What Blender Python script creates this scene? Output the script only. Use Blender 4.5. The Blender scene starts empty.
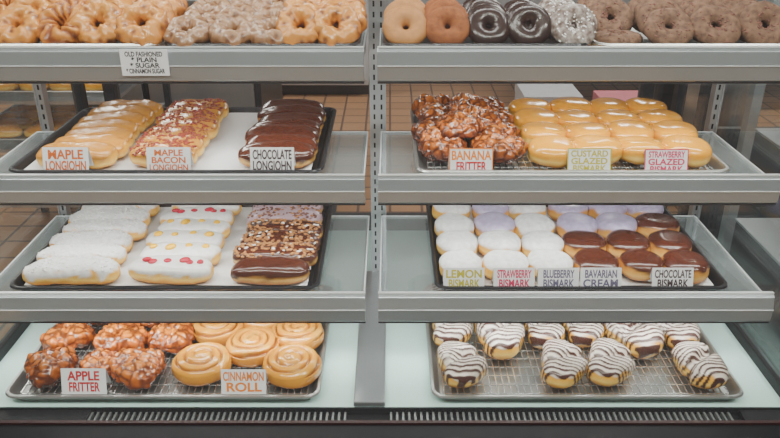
import bpy, bmesh, math, random
from mathutils import Vector, Matrix, noise
random.seed(7)
S=bpy.context.scene
COL=S.collection
H=1.44
def link(o,parent=None):
    COL.objects.link(o)
    if parent is not None: o.parent=parent
    return o
def empty(name,loc=(0,0,0)):
    o=bpy.data.objects.new(name,None); o.location=loc; o.empty_display_size=.05
    return link(o)
# ------------------------------------------------------------ materials
def nodes(name):
    m=bpy.data.materials.new(name); m.use_nodes=True
    nt=m.node_tree; b=nt.nodes['Principled BSDF']
    return m,nt,b
def mat(name,col,rough=.5,metal=0,var=.06,scale=20,bump=0,emit=0,spec=.5):
    m,nt,b=nodes(name)
    n=nt.nodes.new('ShaderNodeTexNoise'); n.inputs['Scale'].default_value=scale; n.inputs['Detail'].default_value=4
    tc=nt.nodes.new('ShaderNodeTexCoord'); nt.links.new(tc.outputs['Object'],n.inputs['Vector'])
    r=nt.nodes.new('ShaderNodeValToRGB')
    r.color_ramp.elements[0].position=.3; r.color_ramp.elements[1].position=.7
    r.color_ramp.elements[0].color=[max(0,c*(1-var)) for c in col]+[1]
    r.color_ramp.elements[1].color=[min(1,c*(1+var)) for c in col]+[1]
    nt.links.new(n.outputs['Fac'],r.inputs['Fac']); nt.links.new(r.outputs['Color'],b.inputs['Base Color'])
    b.inputs['Roughness'].default_value=rough; b.inputs['Metallic'].default_value=metal
    b.inputs['Specular IOR Level'].default_value=spec
    if bump:
        bp=nt.nodes.new('ShaderNodeBump'); bp.inputs['Strength'].default_value=bump; bp.inputs['Distance'].default_value=.002
        nt.links.new(n.outputs['Fac'],bp.inputs['Height']); nt.links.new(bp.outputs['Normal'],b.inputs['Normal'])
    if emit:
        b.inputs['Emission Color'].default_value=list(col)+[1]; b.inputs['Emission Strength'].default_value=emit
    return m
def pmat(name,ramp,ice=None,ice2=None,icer=.35,doughr=.6,coat=0,nscale=90,bump=.4,c2=None):
    """pastry: ramp=[(pos,col)..] over generated Z; mask -> icing; mask2 -> second icing"""
    m,nt,b=nodes(name); L=nt.links.new; N=nt.nodes.new
    tc=N('ShaderNodeTexCoord'); sx=N('ShaderNodeSeparateXYZ'); L(tc.outputs['Generated'],sx.inputs[0])
    no=N('ShaderNodeTexNoise'); no.inputs['Scale'].default_value=nscale; no.inputs['Detail'].default_value=5
    L(tc.outputs['Object'],no.inputs['Vector'])
    no2=N('ShaderNodeTexNoise'); no2.inputs['Scale'].default_value=28; no2.inputs['Detail'].default_value=3
    L(tc.outputs['Object'],no2.inputs['Vector'])
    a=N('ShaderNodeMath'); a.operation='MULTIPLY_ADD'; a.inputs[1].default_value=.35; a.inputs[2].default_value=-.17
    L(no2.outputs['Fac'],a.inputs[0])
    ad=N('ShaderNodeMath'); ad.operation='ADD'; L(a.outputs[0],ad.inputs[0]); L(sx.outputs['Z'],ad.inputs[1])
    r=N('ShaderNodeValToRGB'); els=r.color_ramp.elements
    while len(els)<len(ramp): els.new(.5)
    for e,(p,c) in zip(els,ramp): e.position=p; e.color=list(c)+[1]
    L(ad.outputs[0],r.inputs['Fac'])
    cur=r.outputs['Color']
    def mix(c1,c2col,fac):
        mx=N('ShaderNodeMix'); mx.data_type='RGBA'; L(fac,mx.inputs[0]); L(c1,mx.inputs[6])
        if hasattr(c2col,'is_output'): L(c2col,mx.inputs[7])
        else: mx.inputs[7].default_value=list(c2col)+[1]
        return mx.outputs[2]
    b.inputs['Roughness'].default_value=doughr
    if ice is not None:
        at=N('ShaderNodeAttribute'); at.attribute_name='mask'
        ir=N('ShaderNodeValToRGB'); ir.color_ramp.elements[0].position=.35; ir.color_ramp.elements[1].position=.68
        cc=c2 if c2 else [x*.78 for x in ice]
        ir.color_ramp.elements[0].color=list(cc)+[1]; ir.color_ramp.elements[1].color=list(ice)+[1]
        L(no.outputs['Fac'],ir.inputs['Fac'])
        cur=mix(cur,ir.outputs['Color'],at.outputs['Fac'])
        mr=N('ShaderNodeMapRange'); mr.inputs[3].default_value=doughr; mr.inputs[4].default_value=icer
        L(at.outputs['Fac'],mr.inputs[0]); L(mr.outputs[0],b.inputs['Roughness'])
    if ice2 is not None:
        at=N('ShaderNodeAttribute'); at.attribute_name='mask2'
        cur=mix(cur,ice2,at.outputs['Fac'])
    L(cur,b.inputs['Base Color'])
    b.inputs['Coat Weight'].default_value=coat; b.inputs['Coat Roughness'].default_value=.08
    bp=N('ShaderNodeBump'); bp.inputs['Strength'].default_value=bump; bp.inputs['Distance'].default_value=.0015
    L(no.outputs['Fac'],bp.inputs['Height']); L(bp.outputs['Normal'],b.inputs['Normal'])
    return m
def glass(name,trans,col,rough=.1,diff=.5):
    m=bpy.data.materials.new(name); m.use_nodes=True; nt=m.node_tree; nt.nodes.clear()
    N=nt.nodes.new; L=nt.links.new
    out=N('ShaderNodeOutputMaterial'); t=N('ShaderNodeBsdfTransparent'); t.inputs[0].default_value=(.97,.99,.98,1)
    g=N('ShaderNodeBsdfGlossy'); g.inputs['Roughness'].default_value=rough; g.inputs[0].default_value=(.9,.93,.95,1)
    d=N('ShaderNodeBsdfDiffuse'); d.inputs[0].default_value=list(col)+[1]
    no=N('ShaderNodeTexNoise'); no.inputs['Scale'].default_value=3
    mr=N('ShaderNodeMapRange'); mr.inputs[3].default_value=trans-.01; mr.inputs[4].default_value=min(1,trans+.01)
    L(no.outputs['Fac'],mr.inputs[0])
    m1=N('ShaderNodeMixShader'); m1.inputs[0].default_value=diff; L(g.outputs[0],m1.inputs[1]); L(d.outputs[0],m1.inputs[2])
    m2=N('ShaderNodeMixShader'); L(mr.outputs[0],m2.inputs[0]); L(m1.outputs[0],m2.inputs[1]); L(t.outputs[0],m2.inputs[2])
    L(m2.outputs[0],out.inputs[0])
    return m
def tilemat(name,c1,c2,mortar,size):
    m,nt,b=nodes(name); N=nt.nodes.new; L=nt.links.new
    br=N('ShaderNodeTexBrick'); br.offset=0; br.inputs['Scale'].default_value=1
    br.inputs['Brick Width'].default_value=size; br.inputs['Row Height'].default_value=size
    br.inputs['Mortar Size'].default_value=size*.045; br.inputs['Color1'].default_value=list(c1)+[1]
    br.inputs['Color2'].default_value=list(c2)+[1]; br.inputs['Mortar'].default_value=list(mortar)+[1]
    tc=N('ShaderNodeTexCoord'); L(tc.outputs['Object'],br.inputs['Vector']); L(br.outputs['Color'],b.inputs['Base Color'])
    b.inputs['Roughness'].default_value=.45
    return m
M={}
M['steel']=mat('brushed_steel',(.46,.48,.50),.32,.85,.05,8)
M['rail']=mat('satin_rail',(.40,.435,.46),.28,.65,.04,5)
M['railhi']=mat('rail_bright_edge',(.82,.85,.87),.3,.4)
M['black']=mat('black_trim',(.008,.008,.010),.5,spec=.3)
M['dark']=mat('dark_plastic',(.03,.03,.034),.4)
M['brownline']=mat('brown_gasket',(.03,.014,.014),.5)
M['deck']=mat('deck_enamel',(.55,.76,.72),.3,0,.03,4)
M['alu']=mat('aluminium_pan',(.46,.46,.45),.33,.85,.1,12)
M['pan']=mat('dark_pan',(.022,.022,.026),.3,.4,.2,12)
M['paper']=mat('parchment_paper',(.76,.76,.77),.75,0,.03,15)
M['wire']=mat('chrome_wire',(.72,.73,.73),.22,.9)
M['white']=mat('white_laminate',(.55,.57,.60),.5)
M['wall']=mat('painted_wall',(.40,.42,.45),.8,0,.04,2)
M['ceil']=mat('ceiling_paint',(.7,.7,.7),.9)
M['card']=mat('card_stock',(.80,.80,.83),.6,0,.02)
M['pink']=mat('pink_cardboard',(.62,.20,.24),.7)
M['kraft']=mat('kraft_cardboard',(.45,.29,.16),.8)
M['floor']=tilemat('quarry_tile',(.36,.19,.095),(.42,.23,.12),(.12,.07,.05),.15)
M['glass_shelf']=glass('shelf_glass',.60,(.46,.52,.54),.03,.35)
M['glass_side']=glass('side_glass',.88,(.45,.5,.53),.02,.2)
M['glass_front']=glass('front_glass',.968,(.62,.64,.70),.01,.3)
M['led']=mat('led_diffuser',(1,.98,.95),.5,emit=5)
M['lightpanel']=mat('ceiling_light_diffuser',(1,.98,.95),.5,emit=2)
INK={'maple':(.62,.13,.01),'red':(.50,.015,.02),'choc':(.05,.025,.03),'pink':(.60,.02,.10),'olive':(.50,.44,.02),'grey':(.13,.11,.20),'orange':(.78,.22,.01),'black':(.02,.02,.025)}
for k,v in INK.items(): M['ink_'+k]=mat('ink_'+k,v,.6)
# ------------------------------------------------------------ basic meshes
def boxpart(bm,x0,x1,y0,y1,z0,z1,mi=0):
    vs=[bm.verts.new((x,y,z)) for x in (x0,x1) for y in (y0,y1) for z in (z0,z1)]
    for f in ((0,1,3,2),(4,6,7,5),(0,4,5,1),(2,3,7,6),(0,2,6,4),(1,5,7,3)):
        fc=bm.faces.new([vs[i] for i in f]); fc.material_index=mi
def finish(bm,name,mats,parent=None,smooth=False,bevel=0,loc=None):
    bmesh.ops.recalc_face_normals(bm,faces=bm.faces)
    me=bpy.data.meshes.new(name); bm.to_mesh(me); bm.free()
    for m in mats: me.materials.append(m)
    if smooth:
        for p in me.polygons: p.use_smooth=True
    o=bpy.data.objects.new(name,me); link(o,parent)
    if loc: o.location=loc
    if bevel:
        b=o.modifiers.new('bevel','BEVEL'); b.width=bevel; b.segments=2; b.limit_method='ANGLE'
    return o
def box(name,x0,x1,y0,y1,z0,z1,m,parent=None,bevel=0):
    bm=bmesh.new(); boxpart(bm,x0,x1,y0,y1,z0,z1)
    return finish(bm,name,[m],parent,bevel=bevel)
def extr(name,prof,x0,x1,m,parent=None,mi=None):
    """profile (y,z) extruded in x"""
    bm=bmesh.new()
    A=[bm.verts.new((x0,y,z)) for y,z in prof]; B=[bm.verts.new((x1,y,z)) for y,z in prof]
    n=len(prof)
    for i in range(n): bm.faces.new([A[i],A[(i+1)%n],B[(i+1)%n],B[i]])
    bm.faces.new(A); bm.faces.new(B[::-1])
    return finish(bm,name,m if isinstance(m,list) else [m],parent,bevel=.0012)
def rrect(cx,cy,w,d,r,n=6):
    pts=[]
    for (sx,sy,a0) in ((1,1,0),(-1,1,90),(-1,-1,180),(1,-1,270)):
        for i in range(n+1):
            a=math.radians(a0+90*i/n)
            pts.append((cx+sx*(w/2-r)+r*math.cos(a),cy+sy*(d/2-r)+r*math.sin(a)))
    return pts
def loft(bm,rings,mi=0):
    R=[[bm.verts.new(p) for p in ring] for ring in rings]
    n=len(R[0])
    for a,b in zip(R,R[1:]):
        for i in range(n):
            f=bm.faces.new([a[i],a[(i+1)%n],b[(i+1)%n],b[i]]); f.material_index=mi
    bm.faces.new(R[0][::-1]).material_index=mi; bm.faces.new(R[-1]).material_index=mi
def sheet_pan(x0,x1,y0,d,z,m,paper=False,rack=False,name='sheet_pan'):
    root=empty(name,((x0+x1)/2,y0+d/2,z))
    w=x1-x0; bm=bmesh.new(); rings=[]
    for ins,zz,r in ((.016,0,.018),(.006,.018,.024),(0,.019,.026),(-.003,.022,.028),(-.001,.0255,.027),(.004,.0255,.024),(.007,.022,.022),(.018,.0022,.016)):
        rings.append([(x,y,zz) for x,y in rrect(0,0,w-2*ins,d-2*ins,r)])
    loft(bm,rings); finish(bm,'pan_body',[m],root,smooth=False)
    if paper:
        bm=bmesh.new(); nx,ny=30,20; g=[]
        for i in range(nx+1):
            for j in range(ny+1):
                x=(i/nx-.5)*(w-.05); y=(j/ny-.5)*(d-.045)
                ex=max(abs(i/nx-.5),abs(j/ny-.5))*2
                zz=.0035+.0012*(noise.noise(Vector((x*14,y*14,z*9+x0)))+1)+ (.012*max(0,ex-.93)/.07 if ex>.93 else 0)
                g.append(bm.verts.new((x,y,zz)))
        for i in range(nx):
            for j in range(ny): bm.faces.new([g[i*(ny+1)+j],g[(i+1)*(ny+1)+j],g[(i+1)*(ny+1)+j+1],g[i*(ny+1)+j+1]])
        finish(bm,'parchment_liner',[M['paper']],root,smooth=True)
    if rack:
        bm=bmesh.new(); t=.0011
        W=w-.05; D=d-.05
        n=int(W/.014)
        for i in range(n+1):
            x=-W/2+W*i/n; boxpart(bm,x-t,x+t,-D/2,D/2,.012,.0142)
        n=int(D/.03)
        for j in range(n+1):
            y=-D/2+D*j/n; boxpart(bm,-W/2,W/2,y-t*1.3,y+t*1.3,.0096,.012)
        for sx in (-1,1):
            for sy in (-1,0,1):
                boxpart(bm,sx*(W/2-.03)-.002,sx*(W/2-.03)+.002,sy*(D/2-.02)-.002,sy*(D/2-.02)+.002,.0022,.0095)
        finish(bm,'wire_cooling_rack',[M['wire']],root)
    return root
# ------------------------------------------------------------ pastry generators
def sp(v,e): return math.copysign(abs(v)**e,v)
def sstep(a,b,x):
    t=max(0,min(1,(x-a)/(b-a))); return t*t*(3-2*t)
def tomesh(bm,name,mats):
    bmesh.ops.recalc_face_normals(bm,faces=bm.faces)
    me=bpy.data.meshes.new(name); bm.to_mesh(me); bm.free()
    for m in mats: me.materials.append(m)
    for p in me.polygons: p.use_smooth=True
    return me
def blob(a,b,h,e1=.75,e2=1,nu=56,nv=28,disp=None,mask=None,mask2=None,bits=None,name='pastry',mats=None,bend=0,seed=0,shape=None):
    bm=bmesh.new(); L1=bm.verts.layers.float.new('mask'); L2=bm.verts.layers.float.new('mask2')
    def mk(th,ph):
        cp=max(0,math.cos(ph)); x=a*sp(cp,e1)*sp(math.cos(th),e2); y=b*sp(cp,e1)*sp(math.sin(th),e2)
        s=math.sin(ph); z=sp(s,e1)*(.55*h if s>0 else .45*h)
        n=Vector((x/a/a,y/b/b,z/(h*h)*4+1e-9)).normalized()
        p=Vector((x,y,z+.45*h))
        m1=mask(p,th,ph) if mask else 0; m2=mask2(p,th,ph) if mask2 else 0
        d=disp(p,th,ph) if disp else 0
        p2=p+n*(d+.0018*m1+.0012*m2)
        if shape: p2=shape(p2)
        p2.y+=bend*p.x*p.x; p2.z=max(0,p2.z)
        v=bm.verts.new(p2); v[L1]=m1; v[L2]=m2; return v
    bot=mk(0,-math.pi/2); top=mk(0,math.pi/2); rings=[]
    for j in range(1,nv):
        ph=-math.pi/2+math.pi*j/nv
        rings.append([mk(2*math.pi*i/nu,ph) for i in range(nu)])
    for i in range(nu):
        k=(i+1)%nu
        bm.faces.new([bot,rings[0][k],rings[0][i]]); bm.faces.new([top,rings[-1][i],rings[-1][k]])
        for r1,r2 in zip(rings,rings[1:]): bm.faces.new([r1[i],r1[k],r2[k],r2[i]])
    addbits(bm,bits,[v for v in bm.verts if v.co.z>h*.80],seed)
    return tomesh(bm,name,mats)
def addbits(bm,bits,cands,seed):
    if not bits: return
    rnd=random.Random(seed+11)
    for (n,size,mi,mode) in bits:
        pts=[rnd.choice(cands).co.copy() for _ in range(n)] if not isinstance(mode,list) else [Vector(q) for q in mode]
        for p in pts:
            s=size*rnd.uniform(.7,1.25)
            M4=Matrix.Translation(p)@Matrix.Rotation(rnd.uniform(0,6),4,'Z')@Matrix.Rotation(rnd.uniform(-.4,.4),4,'X')@Matrix.Diagonal((s*(1.5 if mode=='chip' else 1),s,s*.5,1))
            r=bmesh.ops.create_icosphere(bm,subdivisions=2 if isinstance(mode,list) else 1,radius=1,matrix=M4)
            vs=set(r['verts'])
            for f in {f for v in vs for f in v.link_faces}: f.material_index=mi
def ring(R,rx,rz,nu=72,nv=24,disp=None,mask=None,mask2=None,bits=None,name='ring',mats=None,seed=0):
    bm=bmesh.new(); L1=bm.verts.layers.float.new('mask'); L2=bm.verts.layers.float.new('mask2'); g=[]
    for i in range(nu):
        th=2*math.pi*i/nu; row=[]
        for j in range(nv):
            ph=2*math.pi*j/nv
            c=Vector((math.cos(th),math.sin(th),0))
            p=c*(R+rx*math.cos(ph))+Vector((0,0,rz*math.sin(ph)+rz))
            n=(c*math.cos(ph)/rx+Vector((0,0,math.sin(ph)/rz))).normalized()
            m1=mask(p,th,ph) if mask else 0; m2=mask2(p,th,ph) if mask2 else 0
            d=disp(p,th,ph) if disp else 0
            p=p+n*(d+.0018*m1+.001*m2); p.z=max(p.z,0)
            v=bm.verts.new(p); v[L1]=m1; v[L2]=m2; row.append(v)
        g.append(row)
    for i in range(nu):
        for j in range(nv):
            bm.faces.new([g[i][j],g[(i+1)%nu][j],g[(i+1)%nu][(j+1)%nv],g[i][(j+1)%nv]])
    addbits(bm,bits,[v for v in bm.verts if v.co.z>rz*1.3],seed)
    return tomesh(bm,name,mats)
def nz(p,s,o=0): return noise.noise(Vector((p.x*s+o,p.y*s+o*1.7,p.z*s+o*.3)))
# ramps
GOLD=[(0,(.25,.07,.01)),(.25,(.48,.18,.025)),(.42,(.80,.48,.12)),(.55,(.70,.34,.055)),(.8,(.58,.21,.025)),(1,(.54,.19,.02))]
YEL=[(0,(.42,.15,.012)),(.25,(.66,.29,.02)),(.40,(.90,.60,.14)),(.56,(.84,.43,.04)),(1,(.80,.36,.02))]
m_bits_white=mat('coconut_shreds',(.80,.78,.77),.7); m_nut=mat('chopped_peanuts',(.42,.18,.05),.6,0,.3,200)
m_bacon=mat('bacon_bits',(.26,.03,.012),.45,0,.4,200); m_yel=mat('lemon_custard',(.90,.50,.003),.3); m_rasp=mat('raspberry_jam',(.48,.005,.03),.25)
m_crumb=mat('cookie_crumb',(.18,.07,.05),.8,0,.4,200)
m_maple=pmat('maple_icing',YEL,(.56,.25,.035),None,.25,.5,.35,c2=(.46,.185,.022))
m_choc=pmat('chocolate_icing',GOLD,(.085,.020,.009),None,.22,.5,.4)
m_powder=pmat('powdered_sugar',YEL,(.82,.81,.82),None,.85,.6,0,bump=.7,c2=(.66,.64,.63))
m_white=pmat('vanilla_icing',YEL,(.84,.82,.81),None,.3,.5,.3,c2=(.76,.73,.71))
m_pinkrefl=pmat('pink_lilac_icing',GOLD,(.52,.38,.44),None,.3,.5,.3,c2=(.42,.27,.31))  # pinkish top colour paints in the rail light reflected over the back bars
m_lilacrefl=pmat('lilac_icing',GOLD,(.50,.43,.62),None,.3,.5,.35,c2=(.40,.33,.50))  # lilac top colour stands in for reflected rail light, not a flavour
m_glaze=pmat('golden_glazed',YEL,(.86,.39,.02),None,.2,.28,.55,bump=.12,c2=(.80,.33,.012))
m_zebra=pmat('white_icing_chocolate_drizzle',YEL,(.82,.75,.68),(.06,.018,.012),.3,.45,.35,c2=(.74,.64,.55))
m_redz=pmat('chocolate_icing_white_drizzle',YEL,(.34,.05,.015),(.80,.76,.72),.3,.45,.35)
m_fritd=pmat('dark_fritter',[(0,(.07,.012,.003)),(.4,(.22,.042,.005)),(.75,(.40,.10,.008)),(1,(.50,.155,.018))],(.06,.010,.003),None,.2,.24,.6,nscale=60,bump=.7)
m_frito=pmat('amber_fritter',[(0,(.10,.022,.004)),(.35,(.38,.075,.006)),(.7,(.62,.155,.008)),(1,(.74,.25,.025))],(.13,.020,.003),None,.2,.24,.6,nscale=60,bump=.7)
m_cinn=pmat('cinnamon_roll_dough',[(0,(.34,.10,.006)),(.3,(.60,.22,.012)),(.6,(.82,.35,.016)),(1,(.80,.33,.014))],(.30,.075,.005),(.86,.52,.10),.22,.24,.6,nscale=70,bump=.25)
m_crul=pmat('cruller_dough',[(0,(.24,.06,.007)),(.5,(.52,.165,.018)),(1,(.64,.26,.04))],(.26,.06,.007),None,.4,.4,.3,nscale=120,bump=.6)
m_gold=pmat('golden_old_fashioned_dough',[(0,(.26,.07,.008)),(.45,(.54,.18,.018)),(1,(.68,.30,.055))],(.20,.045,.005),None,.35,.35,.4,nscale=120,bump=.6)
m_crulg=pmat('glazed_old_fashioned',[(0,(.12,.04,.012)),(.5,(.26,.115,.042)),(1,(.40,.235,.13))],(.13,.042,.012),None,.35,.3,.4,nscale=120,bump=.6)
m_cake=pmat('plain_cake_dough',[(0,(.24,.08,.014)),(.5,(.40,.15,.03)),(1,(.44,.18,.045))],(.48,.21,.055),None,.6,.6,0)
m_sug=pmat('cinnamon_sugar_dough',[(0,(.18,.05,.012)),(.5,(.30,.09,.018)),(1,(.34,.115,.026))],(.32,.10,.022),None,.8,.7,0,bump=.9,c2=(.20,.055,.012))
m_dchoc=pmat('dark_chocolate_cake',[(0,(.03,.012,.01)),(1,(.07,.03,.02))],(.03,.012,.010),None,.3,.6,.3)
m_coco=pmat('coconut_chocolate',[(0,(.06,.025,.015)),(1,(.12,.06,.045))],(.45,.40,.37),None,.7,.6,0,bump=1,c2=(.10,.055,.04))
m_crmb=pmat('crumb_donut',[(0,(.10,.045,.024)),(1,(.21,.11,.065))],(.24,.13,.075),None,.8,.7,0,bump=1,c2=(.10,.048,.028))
V=3
def bars(mt,thr=.62,bits=None,ln=.082,w=.032,h=.042,name='bar',wav=.12,extra=(),mask2=None):
    out=[]
    for k in range(V):
        o=k*13.7+len(name)
        out.append(blob(ln*random.uniform(.95,1.03),w,h,.62,.66,84 if mask2 else 72,24,
            disp=lambda p,t,f,o=o:.0036*nz(p,28,o)+.0012*nz(p,80,o),
            mask=lambda p,t,f,o=o:sstep(thr-.05,thr+.05,p.z/h+wav*nz(p,45,o+5)),
            mask2=mask2,
            bits=bits,name=name,mats=[mt]+list(extra),bend=random.uniform(-1,1)*.7,seed=k))
    return out
T={}
T['maple']=bars(m_maple,.66,name='maple_bar',wav=.16)
T['bacon']=bars(m_maple,.64,[(110,.0036,1,'chip')],ln=.078,name='maple_bacon_bar',extra=[m_bacon])
T['choc']=bars(m_choc,.52,name='chocolate_bar',wav=.25)
T['coco']=bars(m_powder,.58,[(110,.0028,1,'chip')],ln=.092,name='coconut_bar',extra=[m_bits_white],wav=.5)
T['lemon']=bars(m_white,.60,[(0,.0105,1,[(-.055,.002,.043),(-.018,-.003,.044),(.02,.002,.044),(.055,.001,.042)])],ln=.086,name='lemon_bar',extra=[m_yel],wav=.3)
T['rasp']=bars(m_white,.60,[(0,.0105,1,[(-.05,.002,.043),(-.035,-.006,.043),(-.006,-.002,.044),(.028,.003,.043),(.040,-.005,.043),(.06,0,.041)])],ln=.086,name='raspberry_bar',extra=[m_rasp],wav=.3)
T['nut']=bars(m_choc,.55,[(120,.004,1,'chip'),(25,.0035,2,'chip')],ln=.088,name='peanut_bar',extra=[m_nut,m_bits_white],wav=.2)
T['pinkrefl']=bars(m_pinkrefl,.5,[(70,.0034,1,'chip'),(40,.0034,2,'chip')],ln=.088,name='pink_iced_bar',extra=[m_crumb,m_nut],wav=.2)  # pink is the painted-in rail light reflection, not an icing
def rounds(mt,thr,r=.05,h=.042,bits=None,name='round',wav=.15,extra=(),e1=.66):
    out=[]
    for k in range(V):
        o=k*7.3+len(name)
        out.append(blob(r*random.uniform(.96,1.03),r*random.uniform(.95,1.02),h,e1,1,64,30,
            disp=lambda p,t,f,o=o:.0036*nz(p,22,o),
            mask=lambda p,t,f,o=o:sstep(thr-.05,thr+.05,p.z/h+wav*nz(p,40,o+5)),
            bits=bits,name=name,mats=[mt]+list(extra),seed=k))
    return out
T['glazed']=rounds(m_glaze,.5,.053,.050,name='glazed_bismark')
T['powder']=rounds(m_powder,.62,.051,.050,name='powdered_bismark',wav=.25)
T['cbis']=rounds(m_choc,.66,.051,.050,name='chocolate_bismark',wav=.2)
T['lilacrefl']=rounds(m_lilacrefl,.62,.051,.050,name='lilac_bismark',wav=.2)  # lilac is the painted-in rail light reflection, not an icing
def zeb(p,o):
    if p.z<.018+.010*nz(p,50,o): return 0
    ang=.5*math.sin(o*3)+.55*nz(p,9,o+2)
    c,s=math.cos(ang),math.sin(ang)
    q=(p.y*c+p.x*s)+.0045*math.sin(p.x*85+o)+.003*nz(p,60,o)
    w=.42+.35*nz(p,30,o+9)
    return sstep(w,w+.2,.5+.5*math.sin(q*2*math.pi/.0098+o))
def drz(mt,name,thr=.62):
    out=[]
    for k in range(V+1):
        o=k*7.3
        def shp(p,o=o):
            g=math.exp(-((p.y-.35*p.x)/.012)**2); p.x*=1-.26*g; p.z*=1-.30*g*(p.z>.02)
            p.x+=.007*math.sin(p.y*45+o); return p
        out.append(blob(.047,.067,.058,.76,.92,120,90,disp=lambda p,t,f,o=o:.004*nz(p,22,o),
            mask=lambda p,t,f,o=o:sstep(thr-.05,thr+.05,p.z/.058+.32*nz(p,40,o)),mask2=lambda p,t,f,o=o:zeb(p,o),name=name,mats=[mt],shape=shp))
    return out
T['zebra']=drz(m_zebra,'white_iced_bismark'); T['redz']=drz(m_redz,'chocolate_drizzle_bismark')
def fritter(mt,r,h,name):
    out=[]
    for k in range(4):
        o=k*5.1+len(name)
        def vor(p,o=o):
            d=noise.voronoi(Vector((p.x*50+o+.25*nz(p,90,o),p.y*50,p.z*40+o)))[0]; return d[0],d[1]
        def disp(p,t,f,o=o):
            a,b=vor(p); return .0095*(min(.75,b-a)-.3)+.009*nz(p,30,o)+.0035*nz(p,110,o)+.004*math.sin(t*3+o)
        def mk(p,t,f):
            a,b=vor(p); return (1-sstep(.05,.32,b-a))*.85
        out.append(blob(r*random.uniform(.95,1.08),r*random.uniform(.85,.98),h,.8,1,120,56,disp=disp,mask=mk,name=name,mats=[mt]))
    return out
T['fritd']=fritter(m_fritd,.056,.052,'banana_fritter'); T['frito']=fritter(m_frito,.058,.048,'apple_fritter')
def roll():
    out=[]; pitch=.0175
    for k in range(V):
        o=k*4.4
        def g(p,t,o=o):
            r=math.hypot(p.x,p.y); u=(r+.004*nz(p,26,o))/pitch+(t+o)/(2*math.pi); u-=math.floor(u)
            return abs(u-.5)*2
        def disp(p,t,f):
            if f<.15: return .003*nz(p,25,o)
            return -.0085*sstep(.55,1,g(p,t))+.001+.004*nz(p,25,o)
        out.append(blob(.058,.056,.046,.62,1,120,64,disp=disp,mask=lambda p,t,f:sstep(.55,.95,g(p,t))*.9 if f>.15 else .15*(nz(p,30,o)>0),
            mask2=lambda p,t,f:(.40*sstep(.1,.5,nz(p,45,o+3)) if f>.3 else 0),name='cinnamon_roll_bun',mats=[m_cinn],seed=k))
    return out
T['roll']=roll()
def rings(mt,name,R=.029,rx=.019,rz=.016,kind='cake',bits=None,extra=()):
    out=[]
    for k in range(V):
        o=k*3.9+len(name)
        if kind=='cruller':
            disp=lambda p,t,f,o=o:.0036*math.cos(9*t+2.6*f+o+3.5*nz(p,25,o))+.0075*nz(p,45,o)+.003*nz(p,120,o)
            mk=lambda p,t,f,o=o:sstep(.3,-.8,math.cos(9*t+2.6*f+o+3.5*nz(p,25,o))+.5*nz(p,70,o))
        elif kind=='old':
            disp=lambda p,t,f,o=o:.0085*(1 if math.sin(f)>0 else .5)*(noise.voronoi(Vector((p.x*60+o,p.y*60,p.z*45)))[0][0]-.3)+.007*nz(p,45,o)+.0025*nz(p,130,o)
            mk=lambda p,t,f,o=o:1-sstep(.1,.5,noise.voronoi(Vector((p.x*60+o,p.y*60,p.z*45)))[0][0])
        else:
            disp=lambda p,t,f,o=o:.0025*nz(p,35,o)
            mk=lambda p,t,f,o=o:sstep(-.25,0,math.sin(f)+.3*nz(p,50,o))
        out.append(ring(R,rx,rz,90,28,disp,mk,None,bits,name,[mt]+list(extra),k))
    return out
T['crul']=rings(m_crul,'cruller_ring',.030,.0195,.019,'cruller')
T['gold']=rings(m_gold,'golden_old_fashioned_ring',.030,.0195,.019,'old')
T['oldf']=rings(m_crulg,'old_fashioned_ring',.028,.020,.018,'old')
T['cake']=rings(m_cake,'plain_cake_ring',.027); T['sug']=rings(m_sug,'sugar_ring',.027)
T['dch']=rings(m_dchoc,'chocolate_ring',.027); T['coc']=rings(m_coco,'coconut_ring',.028,.02,bits=[(80,.0022,1,'chip')],extra=[m_bits_white])
T['crmb']=rings(m_crmb,'crumb_ring',.029,.0195,bits=[(60,.0022,1,'chip')],extra=[m_crumb])
def group(name,items):
    """items: (key,x,y,z,rotz,scale,tilt)"""
    cx=sum(i[1] for i in items)/len(items); cy=sum(i[2] for i in items)/len(items); z0=min(i[3] for i in items)
    root=empty(name,(cx,cy,z0))
    for n,(k,x,y,z,rz,s,tl) in enumerate(items):
        me=T[k][random.randrange(len(T[k]))]
        o=bpy.data.objects.new(me.name.split('.')[0]+'_%d'%(n+1),me); link(o,root)
        o.location=(x-cx,y-cy,z-z0)
        o.rotation_euler=(Matrix.Rotation(tl,4,'X')@Matrix.Rotation(rz,4,'Z')).to_euler()
        o.scale=(s,s,s)
    return root
def rj(a): return random.uniform(-a,a)
# ------------------------------------------------------------ room
box('floor',-5,5,-3,8,-.05,0,M['floor'])
box('wall_back',-5,5,7,7.1,0,2.8,M['wall']); box('wall_left',-5.1,-5,-3,7.1,0,2.8,M['wall']); box('wall_right',5,5.1,-3,7.1,0,2.8,M['wall'])
box('wall_front',-5,5,-3.1,-3,0,2.8,M['wall']); box('ceiling',-5,5,-3,7.1,2.8,2.85,M['ceil'])
def panel(x,y,w,d,e):
    box('ceiling_light',x-w/2,x+w/2,y-d/2,y+d/2,2.76,2.798,M['lightpanel'])
    l=bpy.data.lights.new('panel_lamp','AREA'); l.shape='RECTANGLE'; l.size=w; l.size_y=d; l.energy=e; l.color=(1,.96,.90)
    o=bpy.data.objects.new('ceiling_lamp_light',l); o.location=(x,y,2.74); link(o)
for x,y,e in ((-1.5,.1,50),(0,-.1,42),(1.5,.1,50),(-2,4.4,52),(1.6,4.4,52)): panel(x,y,1.2,.6,e)
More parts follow.
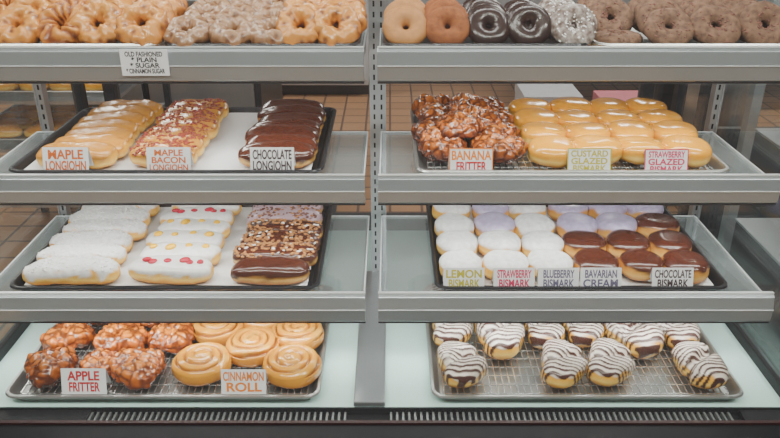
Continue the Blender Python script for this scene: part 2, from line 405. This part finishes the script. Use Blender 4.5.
# ------------------------------------------------------------ display case
case=empty('bakery_display_case',(0,0,0))
XL,XR=-.905,.845
box('base_cabinet',XL,XR,1.04,2.12,.08,.40,M['black'],case,.004)
box('toe_kick',XL+.03,XR-.03,1.1,2.08,0,.08,M['dark'],case)
box('cold_deck',XL+.01,XR-.01,1.236,2.10,.40,.426,M['deck'],case)
box('front_sill',XL,XR,1.04,1.196,.40,.432,M['black'],case,.006)
box('sill_gasket',XL,XR,1.178,1.186,.432,.437,M['brownline'],case)
box('grille_well',XL,XR,1.196,1.236,.40,.412,M['black'],case)
bm=bmesh.new()
for a,b in ((-.62,-.075),(0,.725)):
    n=int((b-a)/.0125)
    for i in range(n):
        x=a+i*.0125; boxpart(bm,x,x+.0045,1.200,1.232,.412,.420)
boxpart(bm,XL+.02,-.62,1.198,1.234,.412,.424,1); boxpart(bm,.725,XR-.02,1.198,1.234,.412,.424,1); boxpart(bm,XL+.02,XR-.02,1.197,1.200,.412,.425,1)
finish(bm,'vent_grille',[mat('grille_metal',(.18,.19,.19),.4,.4),M['black']],case)
box('deck_front_trim',XL+.01,XR-.01,1.2345,1.2385,.41,.4275,M['black'],case)
box('deck_divider',-.076,-.010,1.239,1.80,.426,.440,M['steel'],case,.003)
for x0,x1 in ((XL,XL+.018),(XR-.018,XR)):
    box('side_sill',x0,x1,1.2,2.12,.40,.452,M['black'],case,.003)
    bm=bmesh.new()
    pr=[(1.20,.45),(2.10,.45),(2.10,1.66),(1.62,1.66)]
    xa=(x0+x1)/2
    A=[bm.verts.new((xa-.003,y,z)) for y,z in pr];B=[bm.verts.new((xa+.003,y,z)) for y,z in pr]
    for i in range(4): bm.faces.new([A[i],A[(i+1)%4],B[(i+1)%4],B[i]])
    bm.faces.new(A);bm.faces.new(B)
    finish(bm,'side_glass_panel',[M['glass_side']],case)
    box('rear_upright',x0-.004,x1+.004,2.08,2.12,.40,1.66,M['black'],case,.003)
box('rear_sill',XL,XR,2.08,2.12,.42,.47,M['dark'],case,.003)
box('rear_header',XL,XR,2.06,2.12,1.62,1.66,M['black'],case,.003)
box('canopy',XL,XR,1.50,2.12,1.66,1.72,M['steel'],case,.006)
for x in (-.80,.735):
    box('rear_door_stile',x-.016,x+.016,2.07,2.10,.47,1.62,M['black'],case,.002)
# front glass
bm=bmesh.new()
gs=[(1.187,.436),(1.192,.436),(1.604,1.66),(1.598,1.66)]
A=[bm.verts.new((XL+.004,y,z)) for y,z in gs];B=[bm.verts.new((XR-.004,y,z)) for y,z in gs]
for i in range(4): bm.faces.new([A[i],A[(i+1)%4],B[(i+1)%4],B[i]])
bm.faces.new(A);bm.faces.new(B)
finish(bm,'front_glass_pane',[M['glass_front']],case)
# standards
def standard(x,w):
    bm=bmesh.new(); y=1.795
    boxpart(bm,x-w/2,x+w/2,y,y+.02,.426,1.66,0)
    boxpart(bm,x-w/2,x-w/2+.003,y-.006,y,.426,1.66,0); boxpart(bm,x+w/2-.003,x+w/2,y-.006,y,.426,1.66,0)
    z=.45
    while z<1.64:
        for s in ((-1,1) if w>.03 else (0,)):
            boxpart(bm,x+s*w*.22-.0022,x+s*w*.22+.0022,y-.001,y+.001,z,z+.013,1)
        z+=.025
    finish(bm,'slotted_standard',[M['steel'],M['black']],case)
standard(-.030,.040); standard(-.865,.022); standard(.81,.022)
SH=[(1.122,1.475,.068,1.78),(.869,1.427,.061,1.772),(.634,1.348,.066,1.78)]
for zt,yf,hl,yb in SH:
    for x0,x1 in ((-.882,-.052),(-.025,.807)):
        zs=zt-.020
        box('shelf_glass_plate',x0+.002,x1-.002,yf+.006,yb,zs-.006,zs,M['glass_shelf'],case,.001)
        for xe in (x0+.002,x1-.005): box('glass_plate_edge',xe,xe+.003,yf+.008,yb+.002,zs-.007,zs+.001,M['railhi'],case)
        box('glass_plate_rear_edge',x0+.002,x1-.002,yb,yb+.003,zs-.007,zs+.001,M['railhi'],case)
        extr('shelf_price_rail',[(yf+.008,zt),(yf+.004,zt),(yf-.004,zt-.006),(yf-.010,zt-.5*hl),(yf-.008,zt-hl+.004),(yf-.002,zt-hl),(yf+.022,zt-hl),(yf+.022,zt-hl+.004),(yf+.004,zt-hl+.006),(yf+.006,zt-.028)],x0,x1,M['rail'],case)
        box('rail_edge_strip',x0,x1,yf-.0118,yf-.0085,zt-.5*hl-.0006,zt-.5*hl+.001,M['railhi'],case)
        box('rail_top_strip',x0,x1,yf+.002,yf+.010,zt-.0005,zt+.0015,M['railhi'],case)
        box('rail_gap_strip',x0,x1,yf-.004,yf+.004,zt-hl-.003,zt-hl,M['dark'],case)  # dark strip put in for the dark gap beneath the rail
        for xe in (x0+.004,x1-.010):
            extr('shelf_bracket',[(yf+.03,zs-.007),(1.795,zs-.007),(1.795,zs-.060),(1.70,zs-.045),(yf+.03,zs-.016)],xe,xe+.004,M['rail'],case)
        box('led_tube',x0+.02,x1-.02,yf+.008,yf+.020,zt-hl+.005,zt-hl+.014,M['led'],case,.003)
        l=bpy.data.lights.new('shelf_led','AREA'); l.shape='RECTANGLE'; l.size=.78; l.size_y=.02; l.energy=1.7; l.color=(1,.98,.95)
        o=bpy.data.objects.new('shelf_led_light',l); o.location=((x0+x1)/2,yf+.034,zt-hl+.004); o.rotation_euler=(math.radians(28),0,0); link(o,case)
for x in (-.47,.39):
    l=bpy.data.lights.new('canopy_led','AREA'); l.shape='RECTANGLE'; l.size=.78; l.size_y=.04; l.energy=3.8; l.color=(1,.98,.95)
    o=bpy.data.objects.new('canopy_led_light',l); o.location=(x,1.66,1.64); link(o,case)
# ------------------------------------------------------------ pans
zL1,zL2,zL3,zL4=1.1022,.8492,.6142,.4262
sheet_pan(-.86,-.462,1.488,.33,zL1,M['alu']); sheet_pan(-.452,-.062,1.488,.33,zL1,M['pan'])
sheet_pan(-.012,.398,1.488,.33,zL1,M['pan']); sheet_pan(.412,.80,1.488,.33,zL1,M['alu'])
sheet_pan(-.80,-.142,1.445,.457,zL2,M['pan'],paper=True); sheet_pan(.056,.712,1.445,.457,zL2,M['alu'],rack=True)
sheet_pan(-.813,-.153,1.368,.457,zL3,M['pan'],paper=True); sheet_pan(.098,.722,1.368,.457,zL3,M['pan'],paper=True)
sheet_pan(-.805,-.149,1.244,.457,zL4,M['alu'],rack=True); sheet_pan(.089,.740,1.244,.457,zL4,M['alu'],rack=True)
P=.0058; RK=.0146
# L2 left
y0=1.445
def col(key,x,yf,n,pitch,z,jx=.006,s=1,tl=0):
    return [(key if isinstance(key,str) else key[i],x+rj(jx),yf+i*pitch+rj(.003),z+abs(tl)*.02,rj(.07),s*random.uniform(.98,1.04),tl+rj(.06)) for i in range(n)]
group('maple_long_johns',col('maple',-.672,y0+.080,7,.055,zL2+P,tl=.22))
group('maple_bacon_long_johns',col('bacon',-.487,y0+.082,7,.055,zL2+P,tl=.22))
group('chocolate_long_johns',col('choc',-.245,y0+.080,7,.055,zL2+P,tl=.22))
# L3 left
y0=1.368
group('coconut_long_johns',col('coco',-.70,y0+.066,6,.067,zL3+P,s=1.05))
group('filled_white_long_johns',col(['rasp','lemon','lemon','lemon','rasp','rasp'],-.48,y0+.070,6,.067,zL3+P,s=1.05))
group('topped_chocolate_long_johns',col(['choc','nut','nut','nut','pinkrefl','pinkrefl'],-.262,y0+.066,6,.067,zL3+P,s=1.05))  # rear two bars carry the painted pinkish reflection
# L2 right
y0=1.445; it=[]
for r in range(4):
    for c,x in enumerate((.118,.228)): it.append(('fritd',x+rj(.006),y0+.083+r*.098+(.03 if c==0 else 0)*(r<3),zL2+RK,rj(3),random.uniform(1.0,1.12),rj(.12)))
it.append(('fritd',.15,y0+.15,zL2+RK+.036,1,.9,.1)); it.append(('fritd',.19,y0+.29,zL2+RK+.036,2,.9,.1)); it.append(('fritd',.205,y0+.2,zL2+RK+.034,2,.85,.1))
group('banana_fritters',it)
it=[]
for r in range(4):
    for c in range(4): it.append(('glazed',.348+c*.099+rj(.005)+(r%2)*.006,y0+.084+r*.100+rj(.005),zL2+RK,rj(3),random.uniform(.98,1.04),rj(.08)))
group('glazed_bismarks',it)
# L3 right
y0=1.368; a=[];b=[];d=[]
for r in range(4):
    for c in range(3): (d if (r>=2 and c==1) else a).append(('lilacrefl' if (r>=2 and c==1) else 'powder',.157+c*.098+rj(.004),y0+.086+r*.099+rj(.004),zL3+P,rj(3),random.uniform(.96,1.02),rj(.08)))
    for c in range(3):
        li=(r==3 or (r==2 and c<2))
        (d if li else b).append(('lilacrefl' if li else 'cbis',.455+c*.1+rj(.004),y0+.086+r*.099+rj(.004),zL3+P,rj(3),random.uniform(.96,1.02),rj(.08)))
group('powdered_bismarks',a); group('chocolate_iced_bismarks',b); group('reflection_tinted_bismarks',d)  # last group: back-row bismarks with the glass reflection painted on as lilac
# L4 left
y0=1.244; z=zL4+RK
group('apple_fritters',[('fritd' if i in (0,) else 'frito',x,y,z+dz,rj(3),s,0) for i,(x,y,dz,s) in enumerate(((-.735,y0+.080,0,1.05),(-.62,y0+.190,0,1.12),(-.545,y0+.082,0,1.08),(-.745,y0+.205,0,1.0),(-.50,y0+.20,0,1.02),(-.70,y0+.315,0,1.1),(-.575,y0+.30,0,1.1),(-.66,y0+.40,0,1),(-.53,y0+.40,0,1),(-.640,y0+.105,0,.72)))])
group('cinnamon_rolls',[('roll',x,y,z,rj(3),s,0) for x,y,s in ((-.410,y0+.092,1.08),(-.213,y0+.085,1.10),(-.31,y0+.160,1.06),(-.405,y0+.235,1.04),(-.213,y0+.210,1.06),(-.305,y0+.285,1.05),(-.40,y0+.37,1.0),(-.213,y0+.335,1.0))])
# L4 right
it=[]
for x in (.152,.372,.475,.672): it.append(('zebra',x,y0+.088+rj(.005),z,rj(.45),1.02,0))
for x,y,s in ((.140,.228,.95),(.250,.195,1.12),(.360,.226,.95),(.452,.232,.93),(.560,.198,1.12),(.665,.222,.97)): it.append(('zebra',x,y0+y,z,rj(.5),s,0))
group('drizzled_white_bismarks',it)
it=[]
for i in range(6): it.append(('redz' if i in (0,1,5) else 'zebra',.137+.107*i,y0+.348,z,rj(.4),1.0,0))
group('drizzled_chocolate_bismarks',it)
# L1 : leaning rings
def rows(xs,keys,yf,n,pitch,t0,z,s=1.0,dz=0,jt=.2):
    out=[]
    for r in range(n):
        for x,k in zip(xs,keys):
            t=t0+rj(jt); out.append((k,x+rj(.006),yf+r*pitch+rj(.003),z+.003+(.047*s)*math.sin(t)+r*dz,rj(3),s,t))
    return out
y0=1.488; z=zL1+.002
group('french_crullers',rows([-.83,-.665,-.505],['crul','crul','gold'],y0+.055,4,.062,.62,z,1.05,.005,.3)+rows([-.748,-.585],['gold','gold'],y0+.060,4,.062,.7,z,1.05,.005,.3))
group('glazed_old_fashioned_donuts',rows([-.405,-.325,-.245],['oldf']*3,y0+.05,4,.065,.42,z,.96,.003))
group('golden_old_fashioned_donuts',rows([-.180,-.105],['gold']*2,y0+.055,4,.062,.65,z,1.0,.006))
group('assorted_cake_donuts',rows([.035,.118,.202,.285,.365],['cake','sug','dch','dch','coc'],y0+.055,4,.05,.80,z,.98,.0))
it=rows([.47],['crmb'],y0+.06,1,.06,.12,z,1)+rows([.57,.665,.755],['crmb']*3,y0+.055,4,.05,.72,z,1.03)+rows([.475],['crmb'],y0+.15,3,.05,.8,z,1)
group('crumb_coated_donuts',it)
# ------------------------------------------------------------ cards
def card(name,x,y,z,lines,ink,w=.096,h=.054,tilt=-.30,inks=None,flat=False,rz=0,border=None):
    bm=bmesh.new(); boxpart(bm,-w/2,w/2,-.0005,.0005,0,h)
    if border:
        t=.0022
        for q in ((-w/2,w/2,0,t),(-w/2,w/2,h-t,h),(-w/2,-w/2+t,t,h-t),(w/2-t,w/2,t,h-t)): boxpart(bm,q[0],q[1],-.0008,-.0005,q[2],q[3],1)
    o=finish(bm,name,[M['card'],M['ink_'+(border or ink)]]); o.location=(x,y,z); o.rotation_euler=(tilt,0,rz)
    if not flat:
        bm=bmesh.new(); L=h*.9; a=2*abs(tilt)
        vs=[bm.verts.new(v) for v in ((-w/2,.0006,h),(w/2,.0006,h),(w/2,.0006+L*math.sin(a),h-L*math.cos(a)),(-w/2,.0006+L*math.sin(a),h-L*math.cos(a)))]
        bm.faces.new(vs); p=finish(bm,'rear_fold',[M['card']],o)
    n=len(lines); lh=(h*.86)/n
    for i,t in enumerate(lines):
        c=bpy.data.curves.new('lettering','FONT'); c.body=t; c.size=lh*1.16; c.align_x='CENTER'; c.offset=lh*.035
        c.materials.append(M['ink_'+(inks[i] if inks else ink)])
        to=bpy.data.objects.new('lettering_%d'%(i+1),c); link(to,o)
        to.rotation_euler=(math.pi/2,0,0)
        zz=h*.93-(i+1)*lh+lh*.12
        to.location=(0,-.0009,zz); est=len(t)*.65*c.size
        to.scale=(min(1.15,w*.86/est),1,1)
    return o
yc=1.445+.014; zc=zL2+.014
card('maple_long_john_label',-.680,yc,zc,['MAPLE','LONGJOHN'],'maple')
card('maple_bacon_long_john_label',-.464,yc,zc,['MAPLE','BACON','LONGJOHN'],'maple',w=.092)
card('chocolate_long_john_label',-.247,yc,zc,['CHOCOLATE','LONGJOHN'],'choc',w=.092)
card('banana_fritter_label',.170,yc,zc-.002,['BANANA','FRITTER'],'red',w=.092,inks=['orange','red'],border='orange')
card('custard_bismark_label',.418,yc,zc-.002,['CUSTARD','GLAZED','BISMARK'],'olive',w=.092,border='olive')
card('strawberry_bismark_label',.580,yc,zc-.004,['STRAWBERRY','GLAZED','BISMARK'],'pink',w=.092,border='pink')
yc=1.368+.016; zc=zL3+.010
for nm,px,l,k in (('lemon_bismark_label',465,['LEMON','BISMARK'],'olive'),('strawberry_powder_bismark_label',516,['STRAWBERRY','BISMARK'],'pink'),('blueberry_bismark_label',561,['BLUEBERRY','BISMARK'],'grey'),('bavarian_bismark_label',604,['BAVARIAN','CREAM'],'grey'),('chocolate_bismark_label',677,['CHOCOLATE','BISMARK'],'choc')):
    card(nm,(px-390)*.00211,yc,zc,l,k,w=.088,h=.048)
yc=1.244+.018; zc=zL4+.016
card('apple_fritter_label',-.642,yc,zc,['APPLE','FRITTER'],'red',w=.094,h=.056)
card('cinnamon_roll_label',-.307,yc,zc,['CINNAMON','ROLL'],'orange',w=.094,h=.054)
card('old_fashioned_label',-.484,1.4615,1.070,['OLD FASHIONED','* PLAIN','* SUGAR','* CINNAMON SUGAR'],'black',w=.094,h=.052,tilt=0,flat=True)
# ------------------------------------------------------------ back of shop
cab=empty('base_cabinets',(0,0,0))
box('cabinet_body',-2.6,-.15,5.1,5.7,.08,.86,M['white'],cab,.005); box('cabinet_toe',-2.6,-.15,5.16,5.7,0,.08,M['dark'],cab)
box('cabinet_worktop',-2.63,-.12,5.06,5.72,.86,.90,M['steel'],cab,.004)
for i in range(5):
    x=-2.58+i*.49; box('cabinet_door',x,x+.46,5.085,5.1,.12,.82,M['white'],cab,.004); box('door_pull',x+.40,x+.415,5.06,5.085,.6,.75,M['steel'],cab)
wt=empty('steel_worktable',(0,0,0))
box('table_top',.9,3.2,4.7,5.5,.84,.88,M['steel'],wt,.004); box('under_shelf',.93,3.17,4.74,5.46,.28,.30,M['steel'],wt)
for x in (.95,2.05,3.12):
    for y in (4.76,5.42): box('table_leg',x,x+.04,y,y+.04,0,.84,M['steel'],wt)
def carton(name,x,y,z,w,d,h,m):
    bm=bmesh.new(); boxpart(bm,x,x+w,y,y+d,z,z+h); boxpart(bm,x-.004,x+w+.004,y-.004,y+d+.004,z+h*.72,z+h+.004)
    finish(bm,name,[m],bevel=.003)
for i,(x,h,m) in enumerate(((1.0,.16,'pink'),(1.36,.22,'white'),(1.75,.16,'pink'),(2.2,.25,'kraft'))): carton('bakery_carton',x,4.85,.305,.32,.4,h,M[m])
carton('bakery_carton',.80,4.3,.002,.34,.36,.22,M['white']); carton('bakery_carton',1.22,4.0,.002,.30,.36,.24,M['pink'])
rk=empty('bakers_rack',(0,0,0))
for x in (-1.62,-.98):
    for y in (2.55,3.15): box('rack_post',x,x+.025,y,y+.025,0,1.5,M['dark'],rk)
for z in (.30,.52,.70,1.0,1.25):
    box('rack_shelf',-1.6,-.98,2.56,3.16,z-.012,z,M['steel'],rk)
sheet_pan(-1.585,-1.0,2.60,.457,.701,M['alu'])
group('rack_glazed_donuts',[('glazed',-1.52+c*.11,2.68+r*.105,.706,rj(3),1,0) for c in range(5) for r in range(4)])
sheet_pan(-1.585,-1.0,2.60,.457,.521,M['alu'])
group('rack_maple_bars',[('maple',-1.47+c*.18,2.68+r*.09,.526,rj(.1),1,0) for c in range(3) for r in range(4)])
fr=empty('undercounter_refrigerator',(0,0,0))
box('fridge_body',-1.7,-.62,3.5,4.2,.08,.88,M['dark'],fr,.006); box('fridge_toe',-1.66,-.66,3.56,4.2,0,.08,M['black'],fr)
for x in (-1.68,-1.15): box('fridge_door',x,x+.5,3.475,3.5,.12,.78,M['steel'],fr,.004); box('fridge_handle',x+.06,x+.44,3.45,3.475,.70,.72,M['black'],fr,.003)
box('fridge_top',-1.72,-.60,3.46,4.22,.88,.91,M['steel'],fr,.004)
mx=empty('floor_mixer',(0,0,0))
box('mixer_base',1.15,1.85,3.2,3.9,0,.12,M['dark'],mx,.02); box('mixer_column',1.3,1.7,3.55,3.85,.12,1.35,M['dark'],mx,.03); box('mixer_head',1.28,1.72,3.15,3.85,1.1,1.4,M['steel'],mx,.05)
bm=bmesh.new(); bmesh.ops.create_cone(bm,cap_ends=True,segments=40,radius1=.15,radius2=.22,depth=.36,matrix=Matrix.Translation((1.5,3.33,.56)))
finish(bm,'mixer_bowl',[M['steel']],mx,smooth=True)
box('floor_mat',-1.3,-.25,2.3,3.3,.001,.014,M['dark'])
box('floor_mat',.55,1.6,2.3,3.1,.001,.014,M['dark'])
nc=empty('neighbouring_display_case',(0,0,0))
box('base_cabinet',.90,2.3,1.04,2.12,.0,.40,M['black'],nc,.004); box('deck',.91,2.29,1.2,2.1,.401,.42,M['dark'],nc)
for z,y in ((.60,1.36),(.85,1.43),(1.1,1.48)):
    box('shelf',.92,2.28,y,1.8,z-.006,z,M['steel'],nc); extr('rail',[(y-.008,z+.012),(y,z+.014),(y+.004,z-.045),(y-.006,z-.045)],.92,2.28,M['rail'],nc)
for x in (.90,2.27): box('frame_post',x,x+.025,1.8,1.83,.40,1.7,M['rail'],nc); box('rear_post',x,x+.025,2.09,2.12,.4,1.7,M['black'],nc)
box('rear_panel',.92,2.28,2.10,2.12,.42,.75,M['dark'],nc)
# world
w=bpy.data.worlds.new('world'); S.world=w; w.use_nodes=True
w.node_tree.nodes['Background'].inputs[0].default_value=(.85,.9,1,1); w.node_tree.nodes['Background'].inputs[1].default_value=.5
cam=bpy.data.cameras.new('camera'); cam.lens=745/780*36; cam.sensor_width=36; cam.clip_start=.02
co=bpy.data.objects.new('camera',cam); co.location=(0,0,H); co.rotation_euler=(math.radians(90-25.1),0,0); link(co); S.camera=co
